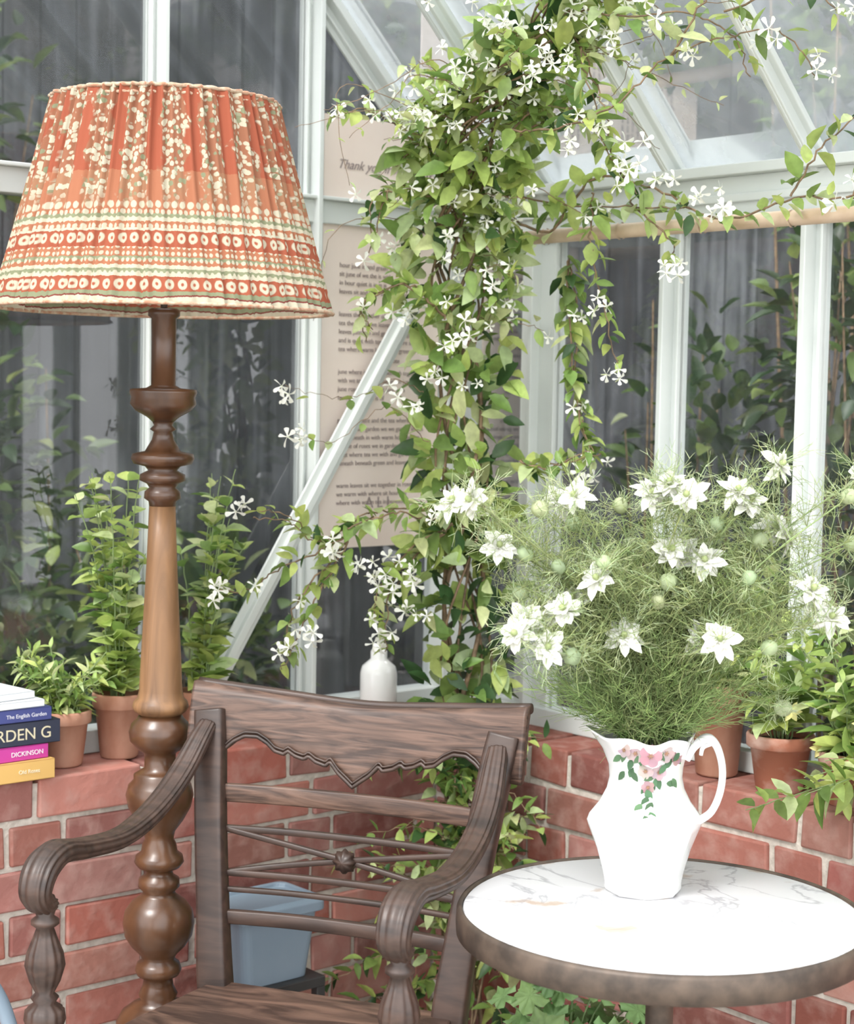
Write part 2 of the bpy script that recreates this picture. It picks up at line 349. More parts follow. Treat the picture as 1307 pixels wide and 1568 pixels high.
# right glazing
w2=empty('window_2',CG,A); fr=Buf()
box(fr,-.02,.02,-.345,-.255,LZ,EZ-.1,0); vbar(fr,0,-.30,LZ,EZ-.1,'y',.1)
for s_ in (.667,1.005,1.37,1.74,2.1,2.5): vbar(fr,0,-s_,LZ,EZ-.1,'y',.05)
box(fr,-.03,.03,YL,0,LZ,LZ+.04,0)
box(fr,-.035,.03,YL,0,1.785,1.80,0); box(fr,-.02,.04,YL,0,1.80,1.88,0); box(fr,-.045,.05,YL,0,1.88,1.90,0); box(fr,-.03,-.02,YL,0,1.83,1.845,0)
build(fr,'glazing_bars',M_frame,w2,False,bevel=.002)
g=Buf(); g.add([(0,YL,LZ),(0,0,LZ),(0,0,EZ),(0,YL,EZ)],[(0,1,2,3)]); build(g,'glass_pane',M_glass2,w2,False)
# roof (both slopes)
rf=empty('ceiling',CG,A); fr=Buf()
for s_ in (.30,.667,1.005,1.37,1.74,2.1,2.5): rafter(fr,-s_,.034,.042)
for s_ in (.30,.667,1.005,1.37,1.74,2.1,2.5): bar(fr,(-2.92,-s_,EZ-.02),(-1.45,-s_,EZ+1.45),.042,.05,(-1,0,1))
box(fr,-1.5,-1.4,YL,.02,EZ+1.42,EZ+1.50,0); box(fr,-2.94,-2.88,YL,.02,EZ-.1,EZ+.0,0)
build(fr,'roof_rafters',M_frame,rf,False,bevel=.002)
ab=Buf(); p0=Vector((-.16,-.42,1.93)); p1=Vector((-.50,-.42,2.27)); bar(ab,p0,p1,.012,.036,(1,0,1)); bar(ab,p0,p1,.036,.008,(1,0,1))
build(ab,'brace_arm',M_frame2,rf,False,bevel=.002)
kb=Buf(); lathe(kb,[(.0,-.012),(.024,-.012),(.028,0),(.024,.012),(0,.012)],24)
kb.v=[(p1.x+v[0],p1.y+v[2],p1.z+v[1]) for v in kb.v]; build(kb,'brace_knuckle',M_frame2,rf,True)
g=Buf(); g.add([(0.02,YL,EZ+.0),(0.02,.02,EZ+.0),(-1.45,.02,EZ+1.47),(-1.45,YL,EZ+1.47)],[(0,1,2,3)]); build(g,'roof_glass',M_rglass,rf,False)
# floor and ground
fb=Buf(); x=-4.2
while x<-.18:
    y=-4.6
    while y<-.18:
        box(fb,x+.004,min(x+.296,-.17),y+.004,min(y+.296,-.17),-.04,0+U(-.001,.001)); y+=.3
    x+=.3
build(fb,'floor',M_floor,None,False,loc=CG,rz=A,bevel=.003)
gb=Buf(); box(gb,-9,7,-9,7,-.12,-.05); build(gb,'garden_ground',M_ground,None,False,loc=CG,rz=A)
# fence
fe=empty('timber_fence',CG,A); fb=Buf(); x=-7
while x<2.0: k_=U(.7,1.3); box(fb,x,x+.120,1.9+U(0,.01),1.93,-.05,3.9,0,(k_,k_,k_)); x+=.125
y=-6
while y<2.0: k_=U(.7,1.3); box(fb,1.7+U(0,.01),1.74,y,y+.120,-.05,3.9,0,(k_,k_,k_)); y+=.125
box(fb,-7,2,1.95,1.97,-.05,3.9,0,(.5,.5,.5)); box(fb,1.76,1.78,-6,2,-.05,3.9,0,(.5,.5,.5))
build(fb,'boards',M_fence,fe,False)
sroot=empty('garden_shrubbery',CG,A); SB=Buf()
def shrub(blobs,n,cols=(.55,.35,.05),Ln=.075):
    for (cx,cy,cz,rx,rz_) in blobs:
        for s_ in range(9):
            a=Vector((cx+U(-.1,.1),cy,-.05)); e=Vector((cx+U(-rx,rx),cy+U(-.15,.15),cz+U(0,rz_))); tube(SB,cr([a,(a+e)/2+rv()*.06,e],5),.008,.002,5,1)
        for i in range(n):
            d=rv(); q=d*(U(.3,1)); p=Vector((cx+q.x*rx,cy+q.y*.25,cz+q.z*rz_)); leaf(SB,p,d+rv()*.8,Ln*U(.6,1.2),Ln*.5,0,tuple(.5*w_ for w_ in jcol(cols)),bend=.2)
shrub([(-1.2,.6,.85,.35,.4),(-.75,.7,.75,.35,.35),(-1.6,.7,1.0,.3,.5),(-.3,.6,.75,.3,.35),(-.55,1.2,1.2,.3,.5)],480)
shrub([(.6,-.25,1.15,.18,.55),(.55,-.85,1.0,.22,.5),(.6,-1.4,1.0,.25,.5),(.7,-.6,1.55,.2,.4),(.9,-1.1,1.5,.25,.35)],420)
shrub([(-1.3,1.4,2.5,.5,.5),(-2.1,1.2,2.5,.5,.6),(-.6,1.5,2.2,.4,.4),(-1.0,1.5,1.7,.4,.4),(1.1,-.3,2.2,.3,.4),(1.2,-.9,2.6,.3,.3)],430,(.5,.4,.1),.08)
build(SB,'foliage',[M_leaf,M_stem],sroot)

# bamboo pole
bb=Buf(); 
pts=[gw(-.2,-.30-i*.2,1.77) for i in range(0,9)]
for i in range(8):
    q=[pts[i].lerp(pts[i+1],k/5) for k in range(6)]; tube(bb,q,.014,.014,12); tube(bb,[q[0]-(q[1]-q[0])*.06,q[0],q[0]+(q[1]-q[0])*.06],.0165,.0165,12)
po=build(bb,'bamboo_pole',M_bamboo)

# poster
ps=empty('parchment_poster',CG,A); pb=Buf()
xa,xb=-.385,-.055
pb.add([(xa,-.020,1.12),(xb,-.020,1.12),(xb,-.020,1.93),(-.19,-.020,2.04),(xa,-.020,2.04),(xa,-.015,1.12),(xb,-.015,1.12),(xb,-.015,1.93),(-.19,-.015,2.04),(xa,-.015,2.04)],[(0,1,2,3,4),(9,8,7,6,5),(0,5,6,1),(1,6,7,2),(2,7,8,3),(3,8,9,4),(4,9,5,0)])
M_paper=simple('pink_parchment',(.86,.73,.65),(.92,.81,.74),.8,(5,5,5)); M_ink=simple('faded_ink',(.28,.22,.21),(.36,.30,.28),.8)
tr_=M_paper.node_tree; pbs=tr_.nodes['Principled BSDF']; t1=N(tr_,'ShaderNodeBsdfTranslucent'); t1.inputs[0].default_value=(.92,.82,.74,1); t2=N(tr_,'ShaderNodeMixShader'); t2.inputs[0].default_value=.12
L(tr_,pbs.outputs[0],t2.inputs[1]); L(tr_,t1.outputs[0],t2.inputs[2]); L(tr_,t2.outputs[0],tr_.nodes['Material Output'].inputs[0])
build(pb,'sheet',M_paper,ps,False)
def text(s,x,z,size,al='LEFT',shear=0):
    cu=bpy.data.curves.new('lettering','FONT'); cu.body=s; cu.size=size; cu.align_x=al; cu.shear=shear; cu.extrude=.0004; cu.materials.append(M_ink)
    o=bpy.data.objects.new('lettering',cu); scene.collection.objects.link(o); o.parent=ps; o.location=(x,-.0212,z); o.rotation_euler=(math.pi/2,0,0)
text('Thank you from Nanny',-.35,1.93,.028,shear=.4)
random.seed(3)
wl=['the','garden','of','roses','and','a','quiet','hour','with','tea','beneath','green','leaves','where','sun','is','warm','in','june','we','sit','together']
z=1.74
text('Instructions',-.21,1.745,.014,'CENTER')
for para,(n_) in enumerate((4,5,4,6,3)):
    for k in range(n_):
        z-=.0185; text(' '.join(random.choice(wl) for _ in range(7)),-.34,z,.0145)
    z-=.03
    if para==1: text('A garden note',-.21,z+.008,.014,'CENTER')
text('A L I',-.26,1.205,.035)
random.seed(11)

# ------------------------------------------------------------ climbing jasmine
J=Buf(); jroot=empty('climbing_jasmine',(.07,3.5,0))
def V(*a): return Vector(a)
off=Vector((.07,3.5,0))
main=[V(.10,3.46,0),V(.09,3.52,.5),V(.085,3.53,.9),V(.07,3.53,1.25),V(.055,3.5,1.6),V(.05,3.42,1.82),V(.08,3.3,1.97),V(.17,3.2,2.06),V(.25,3.12,2.17)]
cq=[Vector(q) for q in cr(main,8)]
for k in range(8):
    ph=U(0,6); ra=U(.02,.06); st=[]
    for i,q in enumerate(cq): st.append(q+V(math.cos(ph+i*.35)*ra,math.sin(ph+i*.35)*ra*.7,0))
    tube(J,st,.006 if k<3 else .003,.002,6,1)
def at(path,t):
    f=t*(len(path)-1); i=min(int(f),len(path)-2); return path[i].lerp(path[i+1],f-i)
for i in range(1200):
    t=U(.2,.97); q=at(cq,t); z=q.z
    if z>1.9 and R()<.5: continue
    rad=(.10 if z>1.95 else .12 if z>1.7 else .105 if z>1.3 else .085)
    a=U(0,math.tau); rr=rad*math.sqrt(U(.03,1))
    p=q+V(math.cos(a)*rr*1.05,math.sin(a)*rr*.8,U(-.03,.03)); d=(p-q)*6+rv()*.9+V(0,-.25,.05)
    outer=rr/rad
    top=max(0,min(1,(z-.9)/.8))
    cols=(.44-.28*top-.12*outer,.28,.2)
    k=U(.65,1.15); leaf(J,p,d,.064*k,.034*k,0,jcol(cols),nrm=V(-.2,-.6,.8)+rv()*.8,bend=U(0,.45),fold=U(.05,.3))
def branch(pts,sp=.026,Ln=.056,cols=(.05,.25,.6),n=1,jt=.01,r=.0022,Wd=.028,skip=.1,fw=1.0):
    for k in range(n):
        P=[Vector(p)+(rv()*jt*(2 if n>1 else 1) if i else V(0,0,0)) for i,p in enumerate(pts)]
        stemleaves(J,P,sp,Ln,Wd,cols,r,smi=1,jitter=jt,skip=skip)
        if R()<.55*fw:
            for _ in range(random.randint(1,3)):
                p=P[random.randint(1,len(P)-1)]; jflower(J,p+rv()*.02+V(0,-.02,0),V(U(-.9,.9),-1,U(-.5,.8)),U(.013,.018))
for k in range(48):
    t=U(.42,1); q=at(cq,t); a=U(0,math.tau); d=V(math.cos(a),-abs(math.sin(a))*.6,U(-.2,.6)).normalized(); ln=U(.10,.2)
    branch([q,q+d*ln*.5+V(0,0,.01),q+d*ln+V(0,0,U(-.05,.03))],.028,.054,(.02,.2,.7),r=.0012)
for k in range(14):   # bare trailing tendrils
    q=at(cq,U(.5,1)); s_=random.choice((-1,1)); P=[q,q+V(s_*U(.08,.14),-.06,U(.0,.08)),q+V(s_*U(.16,.26),-.09,U(-.04,.10)),q+V(s_*U(.22,.34),-.1,U(-.14,.06))]
    branch(P,.06,.028,(.0,.2,.8),r=.0011,Wd=.013,skip=.35,jt=.006)
for k in range(9):
    q=V(.06,3.35,U(1.85,1.98)); e=q+V(U(-.16,-.06),U(-.05,.05),U(-.02,.14)); branch([q,(q+e)/2+V(0,0,.02),e],.026,.05,(.0,.2,.8),r=.0012)
branch([(.13,3.2,1.93),(.20,3.1,1.925),(.31,3.0,1.94),(.39,3.0,2.02),(.478,3.0,2.065),(.58,2.98,2.06),(.64,2.97,1.99)],.032,.055)
branch([(.17,3.2,2.08),(.24,3.1,2.12),(.32,3.05,2.10),(.42,3.0,2.10),(.50,3.0,2.06),(.52,3.0,1.99)],.032,.052)
branch([(.39,3.0,2.02),(.45,2.95,2.12),(.52,2.93,2.17)],.03,.055)
branch([(.48,3.0,2.10),(.58,2.95,2.14),(.66,2.92,2.08)],.03,.055)
branch([(.12,3.3,1.9),(.2,3.25,1.98),(.28,3.2,1.96),(.33,3.15,1.88),(.34,3.1,1.82)],.026,.052,n=3)
branch([(.15,3.2,2.05),(.22,3.15,2.08),(.27,3.1,2.0),(.29,3.1,1.92)],.026,.052,n=2)
pole=[(.14,3.42,1.80),(.22,3.42,1.78),(.30,3.34,1.86),(.40,3.24,1.83),(.50,3.12,1.78),(.60,3.0,1.80),(.68,2.92,1.79),(.76,2.84,1.82)]
branch(pole,.026,.052,r=.003); branch([(.14,3.42,1.84),(.26,3.35,1.82),(.36,3.28,1.80),(.45,3.17,1.79)],.028,.05)
branch([(.60,3.0,1.80),(.64,2.95,1.88),(.70,2.9,1.93)],.026,.052); branch([(.68,2.92,1.79),(.73,2.85,1.86),(.74,2.82,1.78)],.024,.052)
branch([(.30,3.34,1.84),(.304,3.3,1.74),(.315,3.28,1.65),(.335,3.28,1.52)],.022,.046)
branch([(.36,3.28,1.82),(.42,3.18,1.74),(.435,3.15,1.70)],.024,.05)
branch([(.26,3.4,1.72),(.28,3.4,1.6),(.30,3.4,1.45),(.31,3.38,1.32)],.016,.048,(.2,.5,.3),n=2)
branch([(.18,3.4,1.33),(.25,3.35,1.32),(.31,3.3,1.34)],.022,.05,n=2)
branch([(.08,3.48,1.25),(-.01,3.42,1.22),(-.067,3.38,1.233),(-.13,3.35,1.2),(-.19,3.33,1.17),(-.265,3.3,1.21),(-.335,3.28,1.235)],.028,.05,n=2)
branch([(-.1,3.36,1.22),(-.19,3.33,1.16),(-.275,3.3,1.115),(-.33,3.28,1.08),(-.38,3.26,1.09)],.026,.05)
branch([(-.15,3.34,1.17),(-.22,3.3,1.07),(-.25,3.28,1.0),(-.27,3.27,.95)],.026,.052,n=2)
branch([(.05,3.46,1.2),(-.05,3.4,1.12),(-.09,3.38,1.05),(-.07,3.36,.98)],.024,.05,n=3)
branch([(.0,3.46,1.45),(-.07,3.42,1.49),(-.13,3.4,1.46),(-.2,3.38,1.44),(-.27,3.36,1.455)],.05,.034,skip=.3,r=.001)
branch([(.0,3.46,1.36),(-.08,3.42,1.42),(-.17,3.4,1.36),(-.26,3.36,1.37)],.055,.032,skip=.4,r=.001)
branch([(.03,3.4,1.88),(-.05,3.34,1.95),(-.12,3.3,1.97),(-.17,3.28,1.955)],.026,.05)
branch([(.03,3.4,1.82),(-.06,3.36,1.86),(-.1,3.34,1.80),(-.1,3.34,1.72)],.026,.05,n=2)
branch([(.03,3.4,1.6),(-.06,3.36,1.66),(-.11,3.34,1.62),(-.12,3.34,1.56)],.026,.05,n=2)
for k in range(50):
    q=V(.09+U(-.06,.08),3.5,U(.12,.75)); e=q+V(U(-.30,.16),U(-.16,-.02),U(-.08,.14)); branch([q,(q+e)/2+V(0,0,.04),e],.024,.060,(.20,.38,.42),r=.0016,fw=0)
def cluster(x,y,z,n=4,sp=.028,r=.019):
    for i in range(n):
        jflower(J,V(x,y,z)+V(U(-1,1)*sp,U(-1.5,0)*sp,U(-1,1)*sp),V(U(-.9,.9),-1,U(-.6,.7)),r*U(.7,1.1))
for c_ in [(-.04,3.34,1.115,8,.04),(-.1,3.33,1.12,7,.03),(-.18,3.3,1.16,4),(-.27,3.34,1.455,3,.015),(-.25,3.34,1.36,3,.015),(-.335,3.26,1.235,3,.018),(-.375,3.24,1.09,3,.02),(-.23,3.26,1.0,4,.025),(-.08,3.33,.99,3,.02),
 (.05,3.38,1.57,5),(-.07,3.38,1.62,3),(-.17,3.25,1.965,2,.012),(.26,3.1,1.91,8,.035),(.34,3.05,1.87,4),(.21,3.05,2.05,7,.04),(.15,3.08,2.01,3),(.2,3.1,2.18,4),(.28,3.05,2.06,4),(.42,3.12,1.69,5,.022),(.47,3.05,1.80,4,.025),(.40,3.1,1.86,3),(.31,3.25,1.63,3,.018),(.33,3.24,1.5,3,.018),(.28,3.36,1.60,2,.015),(.30,3.34,1.31,5,.03),
 (.04,3.38,1.24,5,.035),(.10,3.36,1.25,4,.03),(-.04,3.38,1.45,4),(.13,3.36,1.68,4),(.02,3.36,1.73,3),(.55,2.95,2.06,2,.015),(.63,2.92,2.0,3,.02),(.36,2.98,2.1,3),(.02,3.4,1.50,3),(-.02,3.36,1.05,4),(.5,3.1,1.79,3,.02),(.66,2.9,1.80,2),(.40,2.98,2.03,2)]:
    cluster(*c_)
for k in range(75):
    q=at(cq,U(.45,1)); a=U(math.pi,math.tau); jflower(J,q+V(math.cos(a)*.12,math.sin(a)*.1,0),V(math.cos(a)*.5,-1,U(-.2,.6)),U(.012,.017))
J.v=[(v[0]-off.x,v[1]-off.y,v[2]) for v in J.v]
build(J,'vine',[M_leaf,M_stem,M_petal],jroot)

# ------------------------------------------------------------ floor lamp
lz=lambda y: 1.46-(y-600)*.001158
K=.00115
lr=empty('floor_lamp',(-.463,3.08,0))
prof=[(483,20),(486,24),(494,24),(498,19),(540,18.5),(598,18.5),(602,26),(604,50),(609,51),(616,48),(626,50),(636,42),(646,24),(653,16)]
b1=Buf(); lathe(b1,[(r*K,lz(y)) for y,r in prof][::-1],40); build(b1,'stem_cup',M_lampB,lr)
prof=[(653,16),(658,14),(664,20),(668,14),(680,17),(690,23),(697,27),(701,46),(708,48),(716,44),(720,27),(726,22),(732,34),(741,35),(746,24),(752,20),(758,27),(768,28),(773,21),(780,20)]
b1=Buf(); lathe(b1,[(r*K,lz(y)) for y,r in prof][::-1],40); build(b1,'upper_turning',M_lampB,lr)
prof=[(780,20),(860,23),(940,27),(1010,30.5),(1060,33),(1072,35),(1078,41),(1086,43),(1092,40),(1098,32)]
b1=Buf(); lathe(b1,[(r*K,lz(y)) for y,r in prof][::-1],40); build(b1,'column',M_lampA,lr)
prof=[(1098,32),(1104,36),(1112,44),(1124,48),(1138,46),(1150,36),(1156,25),(1162,24),(1180,24),(1186,34),(1190,40),(1198,40),(1206,48),(1222,52),(1240,48),(1262,36),(1278,24),(1290,22),(1298,26),(1310,28),(1316,36),(1326,38),(1334,32),(1338,20),(1346,22),(1352,31),(1364,32),(1372,24),(1378,28),(1388,42),(1402,52),(1420,55),(1440,52),(1456,42),(1470,28),(1478,25),(1484,33),(1494,36),(1502,32),(1507,22),(1520,24),(1532,30),(1542,26),(1548,40),(1560,56),(1575,64),(1600,60),(1640,42),(1700,36),(1760,40),(1790,70),(1800,100),(1820,112),(1848,116),(1856,112)]
b1=Buf(); lathe(b1,[(r*K,max(0,lz(y))) for y,r in prof][::-1],48); build(b1,'lower_turning',M_lampB,lr)
sh=Buf(); nu,nv=560,30; z0,z1=1.592,1.948; r0,r1=.289,.190
def srad(a,t):
    n_=noise.noise(Vector((math.cos(a)*3,math.sin(a)*3,t*.6)))
    amp=.0022+.0028*(noise.noise(Vector((math.cos(a)*9,math.sin(a)*9,2)))*.5+.5)+.0012*(t)
    return r0+(r1-r0)*(t**.97)+amp*math.sin(a*62+n_*7)+amp*.5*math.sin(a*103+n_*9)+.004*n_*(1-t)
vs=[];fs=[]
for i in range(nv+1):
    t=i/nv
    for j in range(nu):
        a=math.tau*j/nu; r=srad(a,t); vs.append((r*math.cos(a),r*math.sin(a),z0+(z1-z0)*t+ (.0025*math.sin(a*9) if t<.05 else 0)))
for i in range(nv):
    for j in range(nu): fs.append((i*nu+j,i*nu+(j+1)%nu,(i+1)*nu+(j+1)%nu,(i+1)*nu+j))
sh.add(vs,fs); so=build(sh,'pleated_shade',M_shade,lr)
uvl=so.data.uv_layers.new(name='UVMap')
data=[]
for i in range(nv):
    for j in range(nu):
        data+=[j/nu,i/nv,(j+1)/nu,i/nv,(j+1)/nu,(i+1)/nv,j/nu,(i+1)/nv]
if len(data)==2*len(uvl.data): uvl.data.foreach_set('uv',data)
def ring(buf,r,z,rt,t,mi=0):
    n=200; pts=[(srad(math.tau*j/n,t)*math.cos(math.tau*j/n),srad(math.tau*j/n,t)*math.sin(math.tau*j/n),z) for j in range(n+1)]; tube(buf,pts,rt,rt,8,mi)
rb=Buf(); ring(rb,r1,z1,.0035,1); ring(rb,r1,z1-.012,.003,1); ring(rb,r0,z0,.003,0); build(rb,'shade_binding',M_bind,lr)
sp_=Buf()
for k in range(3):
    a=k*math.tau/3; tube(sp_,[(0,0,1.90),(.188*math.cos(a),.188*math.sin(a),1.945)],.002,.002,6)
tube(sp_,[(0,0,lz(486)),(0,0,1.91)],.006,.006,8); build(sp_,'shade_carrier',M_bronze,lr)

# ------------------------------------------------------------ armchair
ch=empty('regency_armchair',(-.146,2.87,0),math.radians(-19.7))
for sg,nm in ((-1,'left'),(1,'right')):
    b_=Buf()
    sweep(b_,[(sg*.205,.13,0,.038,.034),(sg*.205,.06,.2,.042,.038),(sg*.207,.01,.38,.052,.045),(sg*.212,0,.46,.056,.042),(sg*.225,.015,.58,.052,.036),(sg*.243,.04,.72,.052,.034),(sg*.260,.07,.85,.054,.032),(sg*.268,.085,.90,.054,.03)],(1,0,0),16,0,6)
    build(b_,'back_stile_'+nm,M_chair,ch)
    b_=Buf(); X=sg; e_=.275 if sg>0 else .29
    sweep(b_,[(X*.262,.066,.880,.03,.024),(X*.266,.04,.857,.036,.026),(X*.272,-.01,.812,.041,.026),(X*.276,-.07,.776,.042,.026),(X*.278,-.14,.752,.042,.027),(X*.279,-.22,.742,.042,.028),(X*(e_-.001),-.31,.748,.044,.03),(X*e_,-.375,.758,.048,.034),(X*e_,-.42,.744,.050,.038),(X*e_,-.437,.713,.046,.036),(X*e_,-.42,.69,.04,.03),(X*e_,-.40,.688,.034,.02)],(1,0,0),60,0,2.6,.07,12,7)
    build(b_,'arm_'+nm,M_chair,ch)
    b_=Buf()
    fn=lambda a,z:1+.05*math.cos(a*12)*(1 if .56<z<.65 or .5<z<.53 else 0)
    lathe(b_,[(.030,.40),(.030,.455),(.022,.462),(.027,.475),(.018,.485),(.027,.50),(.030,.512),(.028,.528),(.016,.538),(.021,.546),(.014,.553),(.022,.57),(.029,.595),(.026,.615),(.017,.638),(.013,.652),(.021,.658),(.021,.664),(.013,.67),(.018,.685),(.014,.70)],60,X*e_,-.41,0,fn)
    build(b_,'arm_support_'+nm,M_chair,ch)
    b_=Buf(); lathe(b_,[(.010,0),(.016,.03),(.013,.06),(.017,.1),(.025,.26),(.028,.32),(.02,.335),(.028,.35),(.028,.365),(.02,.375),(.03,.39),(.03,.41)],40,X*e_,-.41); build(b_,'front_leg_'+nm,M_chair,ch)
half=.235
BT=[(0,.797),(.05,.806),(.12,.818),(.19,.836),(.22,.828),(.3,.833),(.36,.842),(.39,.836),(.46,.840),(.52,.848),(.55,.842),(.62,.846),(.68,.858),(.76,.868),(.86,.868),(.94,.858),(1,.845),(1.06,.836),(1.4,.834)]
def bot(x):
    t=abs(x)/half
    for (a,za),(b2,zb) in zip(BT,BT[1:]):
        if t<=b2: return za+(zb-za)*(t-a)/(b2-a)-.010
    return .830
def ry(x,z): return .075+.035*(1-(x/.3)**2)+(z-.84)*.22
b_=Buf(); nx,nz=120,8; vs=[];fs=[]
for side in (0,1):
    for i in range(nx+1):
        x=-.303+.606*i/nx; zb=bot(x); zt=.922+.026*(abs(x)/.3)**1.8
        for k in range(nz+1):
            f_=k/nz; z=zb+(zt-zb)*f_; th=.013*(1-.35*abs(2*f_-1)**6); y=ry(x,z)+(-th if side==0 else th)
            if f_>.8 and side==1: y+=.012*(f_-.8)/.2
            vs.append((x,y,z))
o_=(nx+1)*(nz+1); W_=nz+1
for i in range(nx):
    for k in range(nz):
        a=i*W_+k; fs.append((a,a+W_,a+W_+1,a+1)); fs.append((o_+a,o_+a+1,o_+a+W_+1,o_+a+W_))
    a=i*W_; fs.append((a,o_+a,o_+a+W_,a+W_)); a+=nz; fs.append((a,a+W_,o_+a+W_,o_+a))
for k in range(nz): fs.append((k,k+1,o_+k+1,o_+k)); a=nx*W_+k; fs.append((a,o_+a,o_+a+1,a+1))
b_.add(vs,fs); build(b_,'crest_rail',M_chairw,ch)
b_=Buf(); pts=[]
for i in range(121):
    x=-half+2*half*i/120; z=bot(x)+.002; pts.append((x,ry(x,z)-.015,z))
tube(b_,pts,.0035,.0035,8); 
pts=[(p[0]*1.0,p[1]-.000,p[2]+.007) for p in pts]; tube(b_,pts,.002,.002,6)
sweep(b_,[(-.303,ry(.3,.955)+.01,.943,.022,.018),(-.15,ry(.15,.94)+.015,.929,.018,.016),(0,ry(0,.93)+.015,.920,.018,.016),(.15,ry(.15,.94)+.015,.929,.018,.016),(.303,ry(.3,.955)+.01,.943,.022,.018)],(0,1,0),14)
build(b_,'rail_moulding',M_chair,ch)
def yb(z): return .0+(z-.46)*.20 if z>.46 else 0
def xs(z): return .212+(z-.46)*.122
b_=Buf()
def rail(z,h,t,bow=.02,mi=0):
    x=xs(z)-.015; y=yb(z); sweep(b_,[(-x,y,z,h,t),(-x/2,y+bow*.8,z,h,t),(0,y+bow,z,h,t),(x/2,y+bow*.8,z,h,t),(x,y,z,h,t)],(0,0,1),12,mi,6)
rail(.764,.032,.014); 
build(b_,'upper_slat',M_chairw,ch); b_=Buf()
rail(.705,.011,.011); rail(.632,.011,.011); rail(.605,.009,.010); rail(.56,.024,.016)
for sx in (-1,1):
    for (za,zc) in ((.705,.668),(.632,.668)):
        x=xs(za)-.02; sweep(b_,[(sx*x,yb(za),za,.010,.010),(sx*x*.55,yb(.668)+.014,(za*.55+zc*.45),.010,.010),(0,yb(.668)+.02,zc,.010,.010)],(0,0,1),10,0,4)
build(b_,'lattice_rails',M_chair,ch)
b_=Buf(); lathe(b_,[(.0,-.010),(.016,-.010),(.020,-.004),(.016,.0),(.018,.004),(.008,.010),(.0,.012)],32,fn=lambda a,z:1+.12*math.cos(8*a))
b_.v=[(v[0],yb(.668)+.012-v[2],.668+v[1]) for v in b_.v]; build(b_,'rosette',M_chair,ch)
b_=Buf(); n=14; vs=[];fs=[]
for top in (0,1):
    for i in range(n+1):
        for k in range(n+1):
            v_=k/n; w=.215+(.29-.215)*v_; x=-w+2*w*i/n; y=.01-.455*v_; dz=-.006*math.sin(math.pi*i/n)*math.sin(math.pi*v_)
            vs.append((x,y,(.452+dz) if top else .42))
S=(n+1)*(n+1)
for i in range(n):
    for k in range(n):
        a=i*(n+1)+k; fs.append((a,a+1,a+n+2,a+n+1)); fs.append((S+a,S+a+n+1,S+a+n+2,S+a+1))
for i in range(n):
    a=i*(n+1); fs.append((a,a+n+1,S+a+n+1,S+a)); a+=n; fs.append((a,S+a,S+a+n+1,a+n+1))
    a=i; fs.append((a,S+a,S+a+1,a+1)); a=n*(n+1)+i; fs.append((a,a+1,S+a+1,S+a))
b_.add(vs,fs); build(b_,'seat',M_chairw,ch,False,bevel=.004)
b_=Buf(); bar(b_,(-.205,0,.395),(.205,0,.395),.022,.055); bar(b_,(-.28,-.42,.395),(.28,-.42,.395),.022,.055)
for sg in (-1,1): bar(b_,(sg*.207,0,.395),(sg*.285,-.42,.395),.022,.055)
build(b_,'seat_frame',M_chair,ch,False,bevel=.003)

# ------------------------------------------------------------ cafe table
TX,TY=.350,2.50
tb=empty('marble_cafe_table',(TX,TY,0))
b_=Buf(); lathe(b_,[(.0,.70),(.286,.70),(.288,.716),(.285,.720),(.0,.721)],96,caps=False); build(b_,'marble_top',M_marble,tb)
b_=Buf(); lathe(b_,[(.270,.690),(.270,.682),(.290,.680),(.2965,.684),(.2975,.70),(.2965,.716),(.293,.7225),(.289,.722),(.288,.712)],96,caps=False); build(b_,'metal_rim',M_bronze,tb)
b_=Buf(); lathe(b_,[(.04,.02),(.045,.05),(.03,.08),(.022,.12),(.020,.3),(.026,.34),(.020,.38),(.020,.62),(.03,.65),(.06,.675),(.14,.69),(.14,.70)],32)
for k in range(3):
    a=k*math.tau/3+.5; c_,s_=math.cos(a),math.sin(a)
    sweep(b_,[(c_*.02,s_*.02,.16,.03,.03),(c_*.10,s_*.10,.12,.028,.03),(c_*.2,s_*.2,.03,.028,.025),(c_*.27,s_*.27,.012,.036,.022)],(-s_,c_,0),12)
build(b_,'pedestal',M_bronze,tb)

# ------------------------------------------------------------ jug with nigella
JX,JY,JZ=.334,2.60,.7215
jg=empty('floral_china_jug',(JX,JY,JZ))
prof=[(.0,.001),(.056,.0),(.058,.004),(.0575,.012),(.061,.03),(.070,.062),(.084,.098),(.0865,.106),(.083,.116),(.068,.135),(.058,.155),(.0545,.172),(.056,.19),(.061,.212),(.067,.232),(.070,.240),(.067,.239),(.057,.212),(.051,.19),(.050,.172),(.053,.15),(.06,.12)]
b_=Buf(); n=96; vs=[];fs=[]; PR=prof
def jr(a,r,z):
    seg=math.pi/4; w=(a%seg)-seg/2; f_=math.cos(seg/2)/math.cos(w); bl=.85 if z<.13 else .85-.5*min(1,(z-.13)/.08)
    r=r*(1+(f_-1)*bl)
    q=max(0,(z-.19)/.05)
    lip=max(0,math.cos((a-math.radians(188)))); r+=q*q*.020*lip**4
    r+=q*.0025*math.cos(8*a)
    return r
for (r,z) in PR:
    for j in range(n):
        a=math.tau*j/n; q=max(0,(z-.2)/.04); zz=z+q*(.008*max(0,math.cos(a-math.radians(188)))**4-.004+.003*math.cos(6*a))
        rr=jr(a,r,z); vs.append((rr*math.cos(a),rr*math.sin(a),zz))
for i in range(len(PR)-1):
    for j in range(n): fs.append((i*n+j,i*n+(j+1)%n,(i+1)*n+(j+1)%n,(i+1)*n+j))
b_.add(vs,fs); build(b_,'body',M_china,jg)
